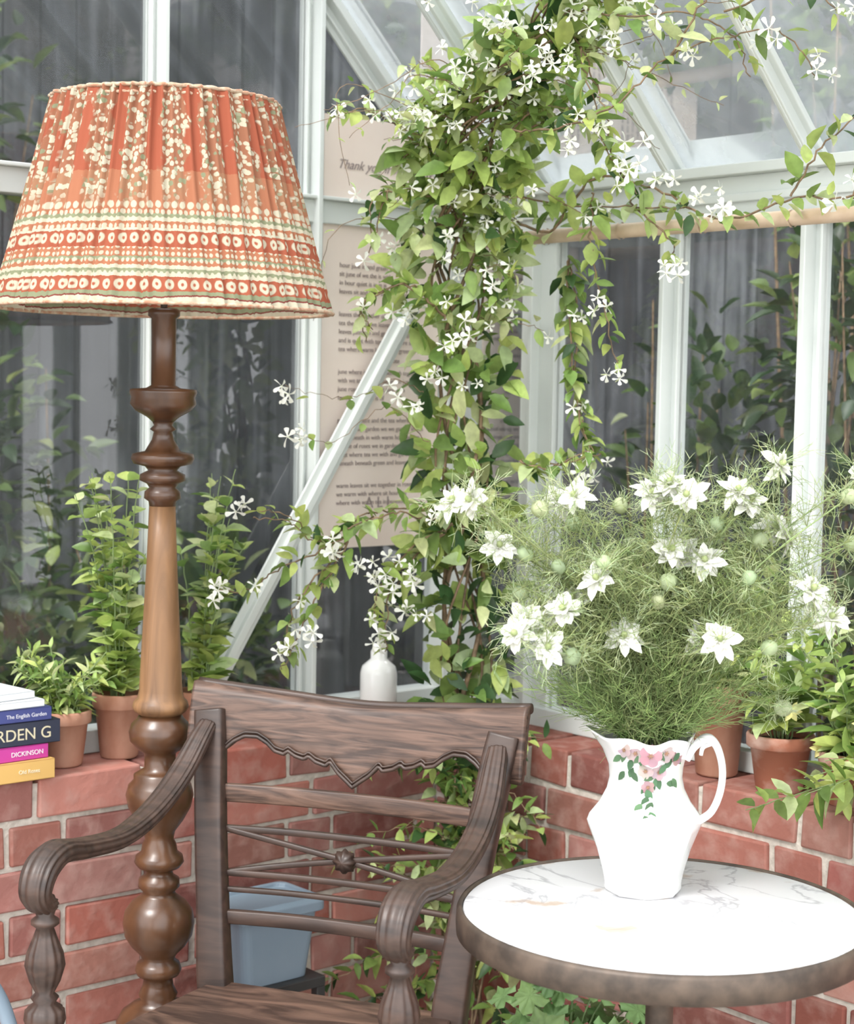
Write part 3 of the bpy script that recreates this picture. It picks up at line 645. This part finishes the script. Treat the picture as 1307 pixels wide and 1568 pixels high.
b_=Buf(); sweep(b_,[(.060,0,.200,.016,.010),(.070,0,.220,.016,.012),(.088,0,.234,.022,.014),(.103,0,.222,.018,.012),(.112,0,.19,.016,.011),(.110,0,.155,.015,.011),(.098,0,.124,.015,.011),(.078,0,.108,.016,.012)],(0,1,0),16,0,2.4)
sweep(b_,[(.095,0,.226,.010,.007),(.083,0,.220,.009,.007),(.080,0,.208,.008,.006)],(0,1,0),10)
ho=build(b_,'handle',M_china,jg); ho.rotation_euler=(0,0,math.radians(-8))
b_=Buf()
def onjug(a,z):
    r=.06
    for (ra,za),(rb_,zb) in zip(PR[2:16],PR[3:16]):
        if za<=z<=zb: r=ra+(rb_-ra)*(z-za)/(zb-za)
    r=jr(a,r,z)+.0016; return V(r*math.cos(a),r*math.sin(a),z),V(math.cos(a),math.sin(a),0)
FP=[(0,.3),(.3,.8),(.65,1.1),(.9,.8),(1,.3)]
def decal(ang,z,r,pink):
    p,n_=onjug(math.radians(ang),z); s=n_.cross(V(0,0,1)).normalized(); t=V(0,0,1)
    for k in range(5):
        a=k*math.tau/5+z*90; d=s*math.cos(a)+t*math.sin(a); pk=tuple(q_*U(.9,1.1) for q_ in pink); leaf(b_,p+n_*.0008,d,r,r*.85,0,pk,nrm=n_,bend=-.0,fold=-.02,stn=FP)
    for k in range(6):
        a=k*1.05; tube(b_,[p+n_*.0015,p+n_*.002+(s*math.cos(a)+t*math.sin(a))*r*.28],.0007,.0007,4,0,(.42,.24,.14))
for k in range(24):
    a=U(225,312); z=U(.165,.225); p,n_=onjug(math.radians(a),z); d=n_.cross(V(0,0,1))*U(-1,1)+V(0,0,U(-1,.3)); leaf(b_,p,d,.018,.010,0,jit((.09,.18,.09),.3),nrm=n_,bend=0,fold=.0)
for (a,z) in ((268,.135),(262,.13),(272,.148),(258,.145),(266,.155),(264,.165)):
    p,n_=onjug(math.radians(a),z); leaf(b_,p+n_*.002,n_.cross(V(0,0,1))*U(-.6,.6)+V(0,0,-1),.020,.012,0,jit((.09,.18,.09),.3),nrm=n_,bend=0,fold=0)
for (a,z,r) in ((248,.218,.014),(268,.216,.017),(290,.219,.014),(262,.192,.012),(282,.190,.012),(308,.21,.011),(234,.222,.011),(266,.168,.010)):
    decal(a,z,r,(.42,.25,.27) if R()<.4 else (.50,.38,.38))
build(b_,'painted_blossom',M_petal,jg)
# nigella bouquet
NB=Buf()
def wl_(x,z,d=0): return V(x-.330,d,z-JZ)
fl_=[(.492,1.365),(.337,1.335),(.310,1.322),(.360,1.322),(.438,1.325),(.455,1.312),(.206,1.315),(.185,1.305),(.036,1.30),(.06,1.31),(.366,1.232),(.345,1.24),(.395,1.225),(.511,1.261),(.498,1.27),(.191,1.154),(.210,1.165),(.125,1.125),(.14,1.14),(.167,1.105),(.281,1.115),(.395,1.11),(.412,1.12),(.574,1.149),(.56,1.165),(.628,1.36),(.10,1.24),(.54,1.19),(.24,1.20)]
pd_=[(.22,1.261),(.283,1.29),(.385,1.30),(.298,1.232),(.482,1.102),(.244,1.183),(.555,1.183),(.162,1.29),(.143,1.227),(.1,1.246),(.36,1.30),(.516,1.008),(.235,1.02),(.41,1.27),(.45,1.2),(.33,1.16),(.25,1.22),(.44,1.16),(.21,1.09),(.34,1.19),(.60,1.25),(.58,1.32),(.14,1.17),(.47,1.25),(.19,1.21),(.38,1.17)]
GT=(.42,.50,.22)
def thread(p,d,ln,r=.0006,col=None,curl=.3,n=3):
    p=Vector(p); d=Vector(d).normalized(); pts=[p]; 
    for i in range(n): p=p+d*(ln/n); pts.append(p); d=(d+rv()*curl).normalized()
    tube(NB,pts,r,r*.5,3,1,col or jit(GT,.3)); return pts
def nstem(tip,r=.0014,dens=1):
    b0=V(U(-.035,.035),U(-.03,.03),.2); m_=b0.lerp(tip,.5)+V(-(tip.x)*.15,0,.05); P=[Vector(q) for q in cr([b0,m_,tip],8)]
    tube(NB,P,r,r*.7,5,1,jit((.40,.48,.22),.2))
    for i in range(3,len(P)):
        for k in range(4*dens):
            t_=thread(P[i],rv()+V(0,0,.6),U(.03,.07),.0006,curl=.2)
            for q in t_[1:3]:
                for _ in range(2): thread(q,rv()+V(0,0,.4),U(.015,.035),.00048,n=2)
    return (P[-1]-P[-4]).normalized()
NP=[(0,.2),(.2,.5),(.5,1.0),(.78,.72),(1,.06)]
def bracts(p,n_,r):
    for k in range(14):
        d=(rv()+n_*.15); d=(d-n_*d.dot(n_)*.5).normalized(); t_=thread(p,d+n_*U(-.1,.6),r*U(.9,1.8),.00065,jit((.54,.62,.36),.2),.15)
        for q in t_[1:]: 
            for _ in range(2): thread(q,rv()*.8+d,r*U(.3,.7),.0005,jit((.58,.66,.40),.2),.2,2)
def ball(p,r,col,mi=1,n=10,el=1.2,ax=V(0,0,1)):
    s=ax.cross(V(.3,.9,.1)).normalized(); t=ax.cross(s); vs=[];fs=[]
    for i in range(7):
        th=math.pi*i/6
        for j in range(n): a=math.tau*j/n; rr=r*math.sin(th)*(1+.08*math.cos(5*a)); vs.append(p+ax*(-math.cos(th)*r*el)+s*(rr*math.cos(a))+t*(rr*math.sin(a)))
    for i in range(6):
        for j in range(n): fs.append((i*n+j,i*n+(j+1)%n,(i+1)*n+(j+1)%n,(i+1)*n+j))
    NB.add(vs,fs,mi,col)
for (x,z) in fl_:
    tip=wl_(x,z,U(-.16,-.04)); ax=nstem(tip); f=(ax*.5+V(U(-.7,.7),-U(.4,1.1),U(.0,.8))).normalized(); bracts(tip,f,.032)
    s=f.cross(V(.1,.1,1)).normalized(); t=s.cross(f)
    for ly,(np_,rr,el) in enumerate(((8,.030,-.05),(7,.024,.35),(5,.016,.8))):
        for k in range(np_):
            a=math.tau*k/np_+ly*.4+U(-.2,.2); d=s*math.cos(a)+t*math.sin(a)+f*(el+U(-.3,.3)); w=U(.70,.84)
            leaf(NB,tip+f*.003,d,rr*U(.75,1.15),rr*U(.5,.68),0,(w,w,w*.93),nrm=f+rv()*.3,bend=U(-.3,.5),fold=.15,stn=NP)
    ball(tip+f*.008,.005,(.50,.58,.28),1,8,1.4,f)
    for k in range(12): a=U(0,6.28); thread(tip+f*.006,s*math.cos(a)+t*math.sin(a)+f*1.1,.014,.0005,(.6,.64,.42),.1,2)
for (x,z) in pd_:
    tip=wl_(x,z,U(-.14,.04)); ax=nstem(tip); bracts(tip,ax,.026); ball(tip+ax*.008,U(.010,.013),jit((.52,.60,.36),.12),1,12,1.15,ax)
    for k in range(5): a=k*1.256; thread(tip+ax*.019,ax+V(math.cos(a),math.sin(a),0)*.6,.012,.0008,(.56,.62,.4),.1,2)
for k in range(26):
    nstem(V(U(-.25,.26),U(-.12,.1),U(.36,.60)),.001)
for k in range(430):
    a=U(0,math.tau); e=U(.35,1.45); d=V(math.cos(a)*math.cos(e)*1.05,math.sin(a)*math.cos(e)*.8,math.sin(e)); 
    b0=V(U(-.045,.045),U(-.04,.04),.235); ln=U(.07,.20); t_=thread(b0,d,ln,.0008,jit((.22,.33,.10),.4),.11,5)
    for q in t_[1:]:
        for _ in range(4): thread(q,d+rv()*.7,U(.02,.045),.0005,jit((.32,.43,.16),.4),.2,2)
build(NB,'nigella_bouquet',[M_petal,M_thread],jg)

# ------------------------------------------------------------ potted plants
def pot(root,r,h,mat=M_terra):
    b_=Buf(); rb_=r*.68
    lathe(b_,[(rb_*.6,0),(rb_,0),(rb_+.003,.004),(r*.93,h*.76),(r*1.02,h*.77),(r*1.06,h*.79),(r*1.07,h*.97),(r*1.04,h),(r*.97,h),(r*.93,h*.95),(r*.86,h*.85),(r*.6,h*.84)],48,caps=False); lathe(b_,[(0.001,.002),(rb_*.6,0.0)],48,caps=False); build(b_,'clay_pot',mat,root)
    b_=Buf(); lathe(b_,[(r*.93,h*.86),(r*.5,h*.89),(.001,h*.9)],32,caps=False); build(b_,'compost',M_soil,root)
def potted(name,loc,r,h,stems,Ln,Wd,cols,sp=.022,mat=M_terra,spread=.08,tall=.15,seed=1,extra=None,lean=(0,0,0)):
    random.seed(seed); root=empty(name,loc); pot(root,r,h,mat); b_=Buf()
    for k in range(stems):
        a=U(0,math.tau); q=V(math.cos(a)*r*.5*R(),math.sin(a)*r*.5*R(),h*.88); rr=spread*U(.3,1); t_=tall*U(.55,1)
        e=q+V(math.cos(a)*rr,math.sin(a)*rr*.8,t_)+Vector(lean)*R(); m_=q.lerp(e,.5)+V(-math.cos(a)*rr*.15,0,t_*.1)
        stemleaves(b_,[q,m_,e],sp,Ln,Wd,cols,.0018,smi=2,stemcol=(.34,.44,.2),jitter=.003,tilt=1.1,sc_end=.65)
    if extra: extra(b_)
    build(b_,'foliage',[M_leaf,M_stem,M_thread,M_petal],root); return root
potted('potted_sage',tuple(gw(-1.035,-.09,LZ)),.050,.105,26,.042,.014,(.0,.35,.65),.016,spread=.11,tall=.13,seed=4)
potted('potted_mint',tuple(gw(-.91,-.085,LZ)),.049,.125,15,.055,.036,(.0,.2,.8),.034,spread=.09,tall=.45,seed=5)
potted('potted_mint.001',tuple(gw(-.72,-.08,LZ)),.045,.11,11,.062,.036,(.0,.2,.8),.038,spread=.09,tall=.46,seed=6)
potted('potted_pepper_plant',tuple(gw(-.085,-.876,LZ)),.054,.175,13,.085,.036,(.03,.3,.67),.03,spread=.15,tall=.30,seed=7)
def yel(b_):
    for p in ((.0,-.08,.16),(.05,-.1,.10)):
        for k in range(6):
            a=k*1.05; leaf(b_,V(*p),V(math.cos(a),-.4,math.sin(a)),.02,.012,3,(.75,.70,.3),nrm=V(0,-1,0))
potted('potted_tomato_plant',tuple(gw(-.10,-1.035,LZ)),.058,.105,12,.07,.032,(.0,.3,.7),.028,mat=M_terra2,spread=.16,tall=.24,seed=8,extra=yel)
potted('potted_tomato_plant.001',tuple(gw(-.09,-1.18,LZ)),.052,.095,14,.06,.026,(.0,.35,.65),.024,mat=M_terra2,spread=.13,tall=.26,seed=9,extra=yel)
potted('potted_tomato_plant.002',tuple(gw(-.10,-1.33,LZ)),.052,.095,16,.07,.030,(.0,.25,.75),.026,spread=.20,tall=.2,seed=10,lean=(-.16,-.1,-.24))
def lobed(b_,p,n_,r,col):
    n_=Vector(n_).normalized(); s=n_.cross(V(.1,.9,.2)).normalized(); t=s.cross(n_); m_=40; vs=[Vector(p)]
    for j in range(m_):
        a=math.tau*j/m_; rr=r*(.78+.16*math.cos(5*a)+.06*math.cos(15*a)); 
        if abs(a-math.pi)<.25: rr*=.45
        vs.append(Vector(p)+s*(rr*math.cos(a))+t*(rr*math.sin(a))+n_*(.12*rr*math.cos(10*a)-.1*rr))
    b_.add(vs,[(0,j+1,(j+1)%m_+1) for j in range(m_)],0,col)
def geranium(name,loc,seed,H=.22,n=42,sp=.16):
    random.seed(seed); root=empty(name,loc); pot(root,.09,.17); b_=Buf()
    for k in range(n):
        a=U(0,6.28); rr=sp*math.sqrt(R()); z=.17+H*U(.4,1)*(1-.4*rr/sp); p=V(math.cos(a)*rr,math.sin(a)*rr,z); tube(b_,cr([V(0,0,.15),V(math.cos(a)*rr*.4,math.sin(a)*rr*.4,z*.8),p],4),.002,.0013,5,2,(.3,.42,.2))
        lobed(b_,p,V(math.cos(a)*.5,math.sin(a)*.5-.4,1),U(.03,.048),jit((.22,.36,.14),.3))
    build(b_,'foliage',[M_leaf,M_stem,M_thread],root)
geranium('potted_geranium',(.27,3.08,0),21,.32,55); geranium('potted_geranium.001',(.52,2.86,0),22,.24,24,.1)

# ------------------------------------------------------------ tub on stand
st=empty('plant_stand',(-.30,3.33,0),A); b_=Buf(); box(b_,-.10,.10,-.07,.07,.31,.33)
for sx in (-1,1):
    for sy in (-1,1): box(b_,sx*.09-.01,sx*.09+.01,sy*.06-.01,sy*.06+.01,0,.31)
build(b_,'frame',M_black,st,False,bevel=.002)
tu=empty('blue_plastic_tub',(-.30,3.33,.33),A); b_=Buf()
def rrect(w,d,z,r=.02,n=6):
    out=[]
    for cx,cy,a0 in ((w-r,d-r,0),(-w+r,d-r,90),(-w+r,-d+r,180),(w-r,-d+r,270)):
        for i in range(n): a=math.radians(a0+90*i/(n-1)); out.append((cx+r*math.cos(a),cy+r*math.sin(a),z))
    return out
rings=[rrect(.075,.05,0),rrect(.09,.062,.13),rrect(.10,.074,.132),rrect(.10,.074,.15),rrect(.093,.066,.158),rrect(.085,.058,.158),rrect(.083,.056,.15)]
vs=[v for r in rings for v in r]; n=24; fs=[(i*n+j,i*n+(j+1)%n,(i+1)*n+(j+1)%n,(i+1)*n+j) for i in range(len(rings)-1) for j in range(n)]+[tuple(range(n-1,-1,-1)),tuple((len(rings)-1)*n+j for j in range(n))]
b_.add(vs,fs); build(b_,'tub',M_blue,tu,False,bevel=.002)

# ------------------------------------------------------------ books
bk=empty('stack_of_books',tuple(gw(-1.205,-.10,LZ+.002)),A)
z=0; pg=simple('page_edges',(.6,.57,.5),(.68,.65,.58),.9,(1,1,300))
def book(w,d,h,x,y,rz,cov):
    global z
    cm=simple('book_cover',cov,tuple(min(1,c*1.1) for c in cov),.5); o=empty('book',(x,y,z),rz,bk); b_=Buf(); t=.0025
    box(b_,-w/2,w/2,-d/2,d/2,0,t); box(b_,-w/2,w/2,-d/2,d/2,h-t,h); box(b_,-w/2,w/2,-d/2,-d/2+t,0,h); build(b_,'cover',cm,o,False,bevel=.001)
    b_=Buf(); box(b_,-w/2+.004,w/2-.004,-d/2+t,d/2-.004,t,h-t); build(b_,'pages',pg,o,False); z+=h+.0005; return o
def spine(o,s,d,h,size,col,x=.0):
    cu=bpy.data.curves.new('spine_title','FONT'); cu.body=s; cu.size=size; cu.align_x='RIGHT'; cu.extrude=.0003; cu.materials.append(simple('spine_ink',col,col,.5))
    t=bpy.data.objects.new('spine_title',cu); scene.collection.objects.link(t); t.parent=o; t.location=(x,-d/2-.0005,h/2-size*.35); t.rotation_euler=(math.pi/2,0,0)
o=book(.22,.15,.036,-.01,-.012,.0,(.55,.34,.11)); spine(o,'Old Roses',.15,.036,.010,(.7,.65,.5),.08)
o=book(.20,.14,.026,-.010,-.01,.03,(.42,.04,.24)); spine(o,'DICKINSON',.14,.026,.012,(.7,.7,.7),.09)
o=book(.235,.15,.042,.0,.0,-.02,(.02,.025,.045)); spine(o,'GARDEN G',.15,.042,.030,(.55,.50,.35),.10)
o=book(.22,.15,.024,-.01,.0,-.02,(.04,.05,.17)); spine(o,'The English Garden',.15,.024,.010,(.6,.6,.65),.10)
o=book(.21,.15,.013,-.02,.0,.02,(.62,.64,.66)); o=book(.20,.14,.013,-.03,.005,.1,(.60,.62,.64))

wb=empty('white_sill_bottle',tuple(gw(-.27,-.09,LZ))); b_=Buf()
lathe(b_,[(.001,0),(.036,0),(.04,.006),(.04,.105),(.036,.12),(.022,.132),(.018,.136),(.018,.152),(.015,.156),(.001,.156)],32,caps=False); build(b_,'bottle',M_china,wb)
hb=Buf(); tube(hb,cr([(-.75,2.66,.60),(-.69,2.68,.56),(-.645,2.70,.48),(-.62,2.7,.34),(-.63,2.7,.15),(-.70,2.7,.02),(-.85,2.72,.013)],10),.012,.012,12,0); build(hb,'garden_hose',M_blue)

# ------------------------------------------------------------ light
w=bpy.data.worlds.new('world'); scene.world=w; w.use_nodes=True; bg=w.node_tree.nodes['Background']; bg.inputs[0].default_value=(.965,.985,1,1); bg.inputs[1].default_value=3.7
sd=bpy.data.lights.new('sun','SUN'); sd.energy=4.2; sd.angle=math.radians(20); sd.color=(1,.98,.95)
so_=bpy.data.objects.new('sun',sd); scene.collection.objects.link(so_); so_.rotation_euler=Vector((.45,.62,-1.0)).to_track_quat('-Z','Y').to_euler()
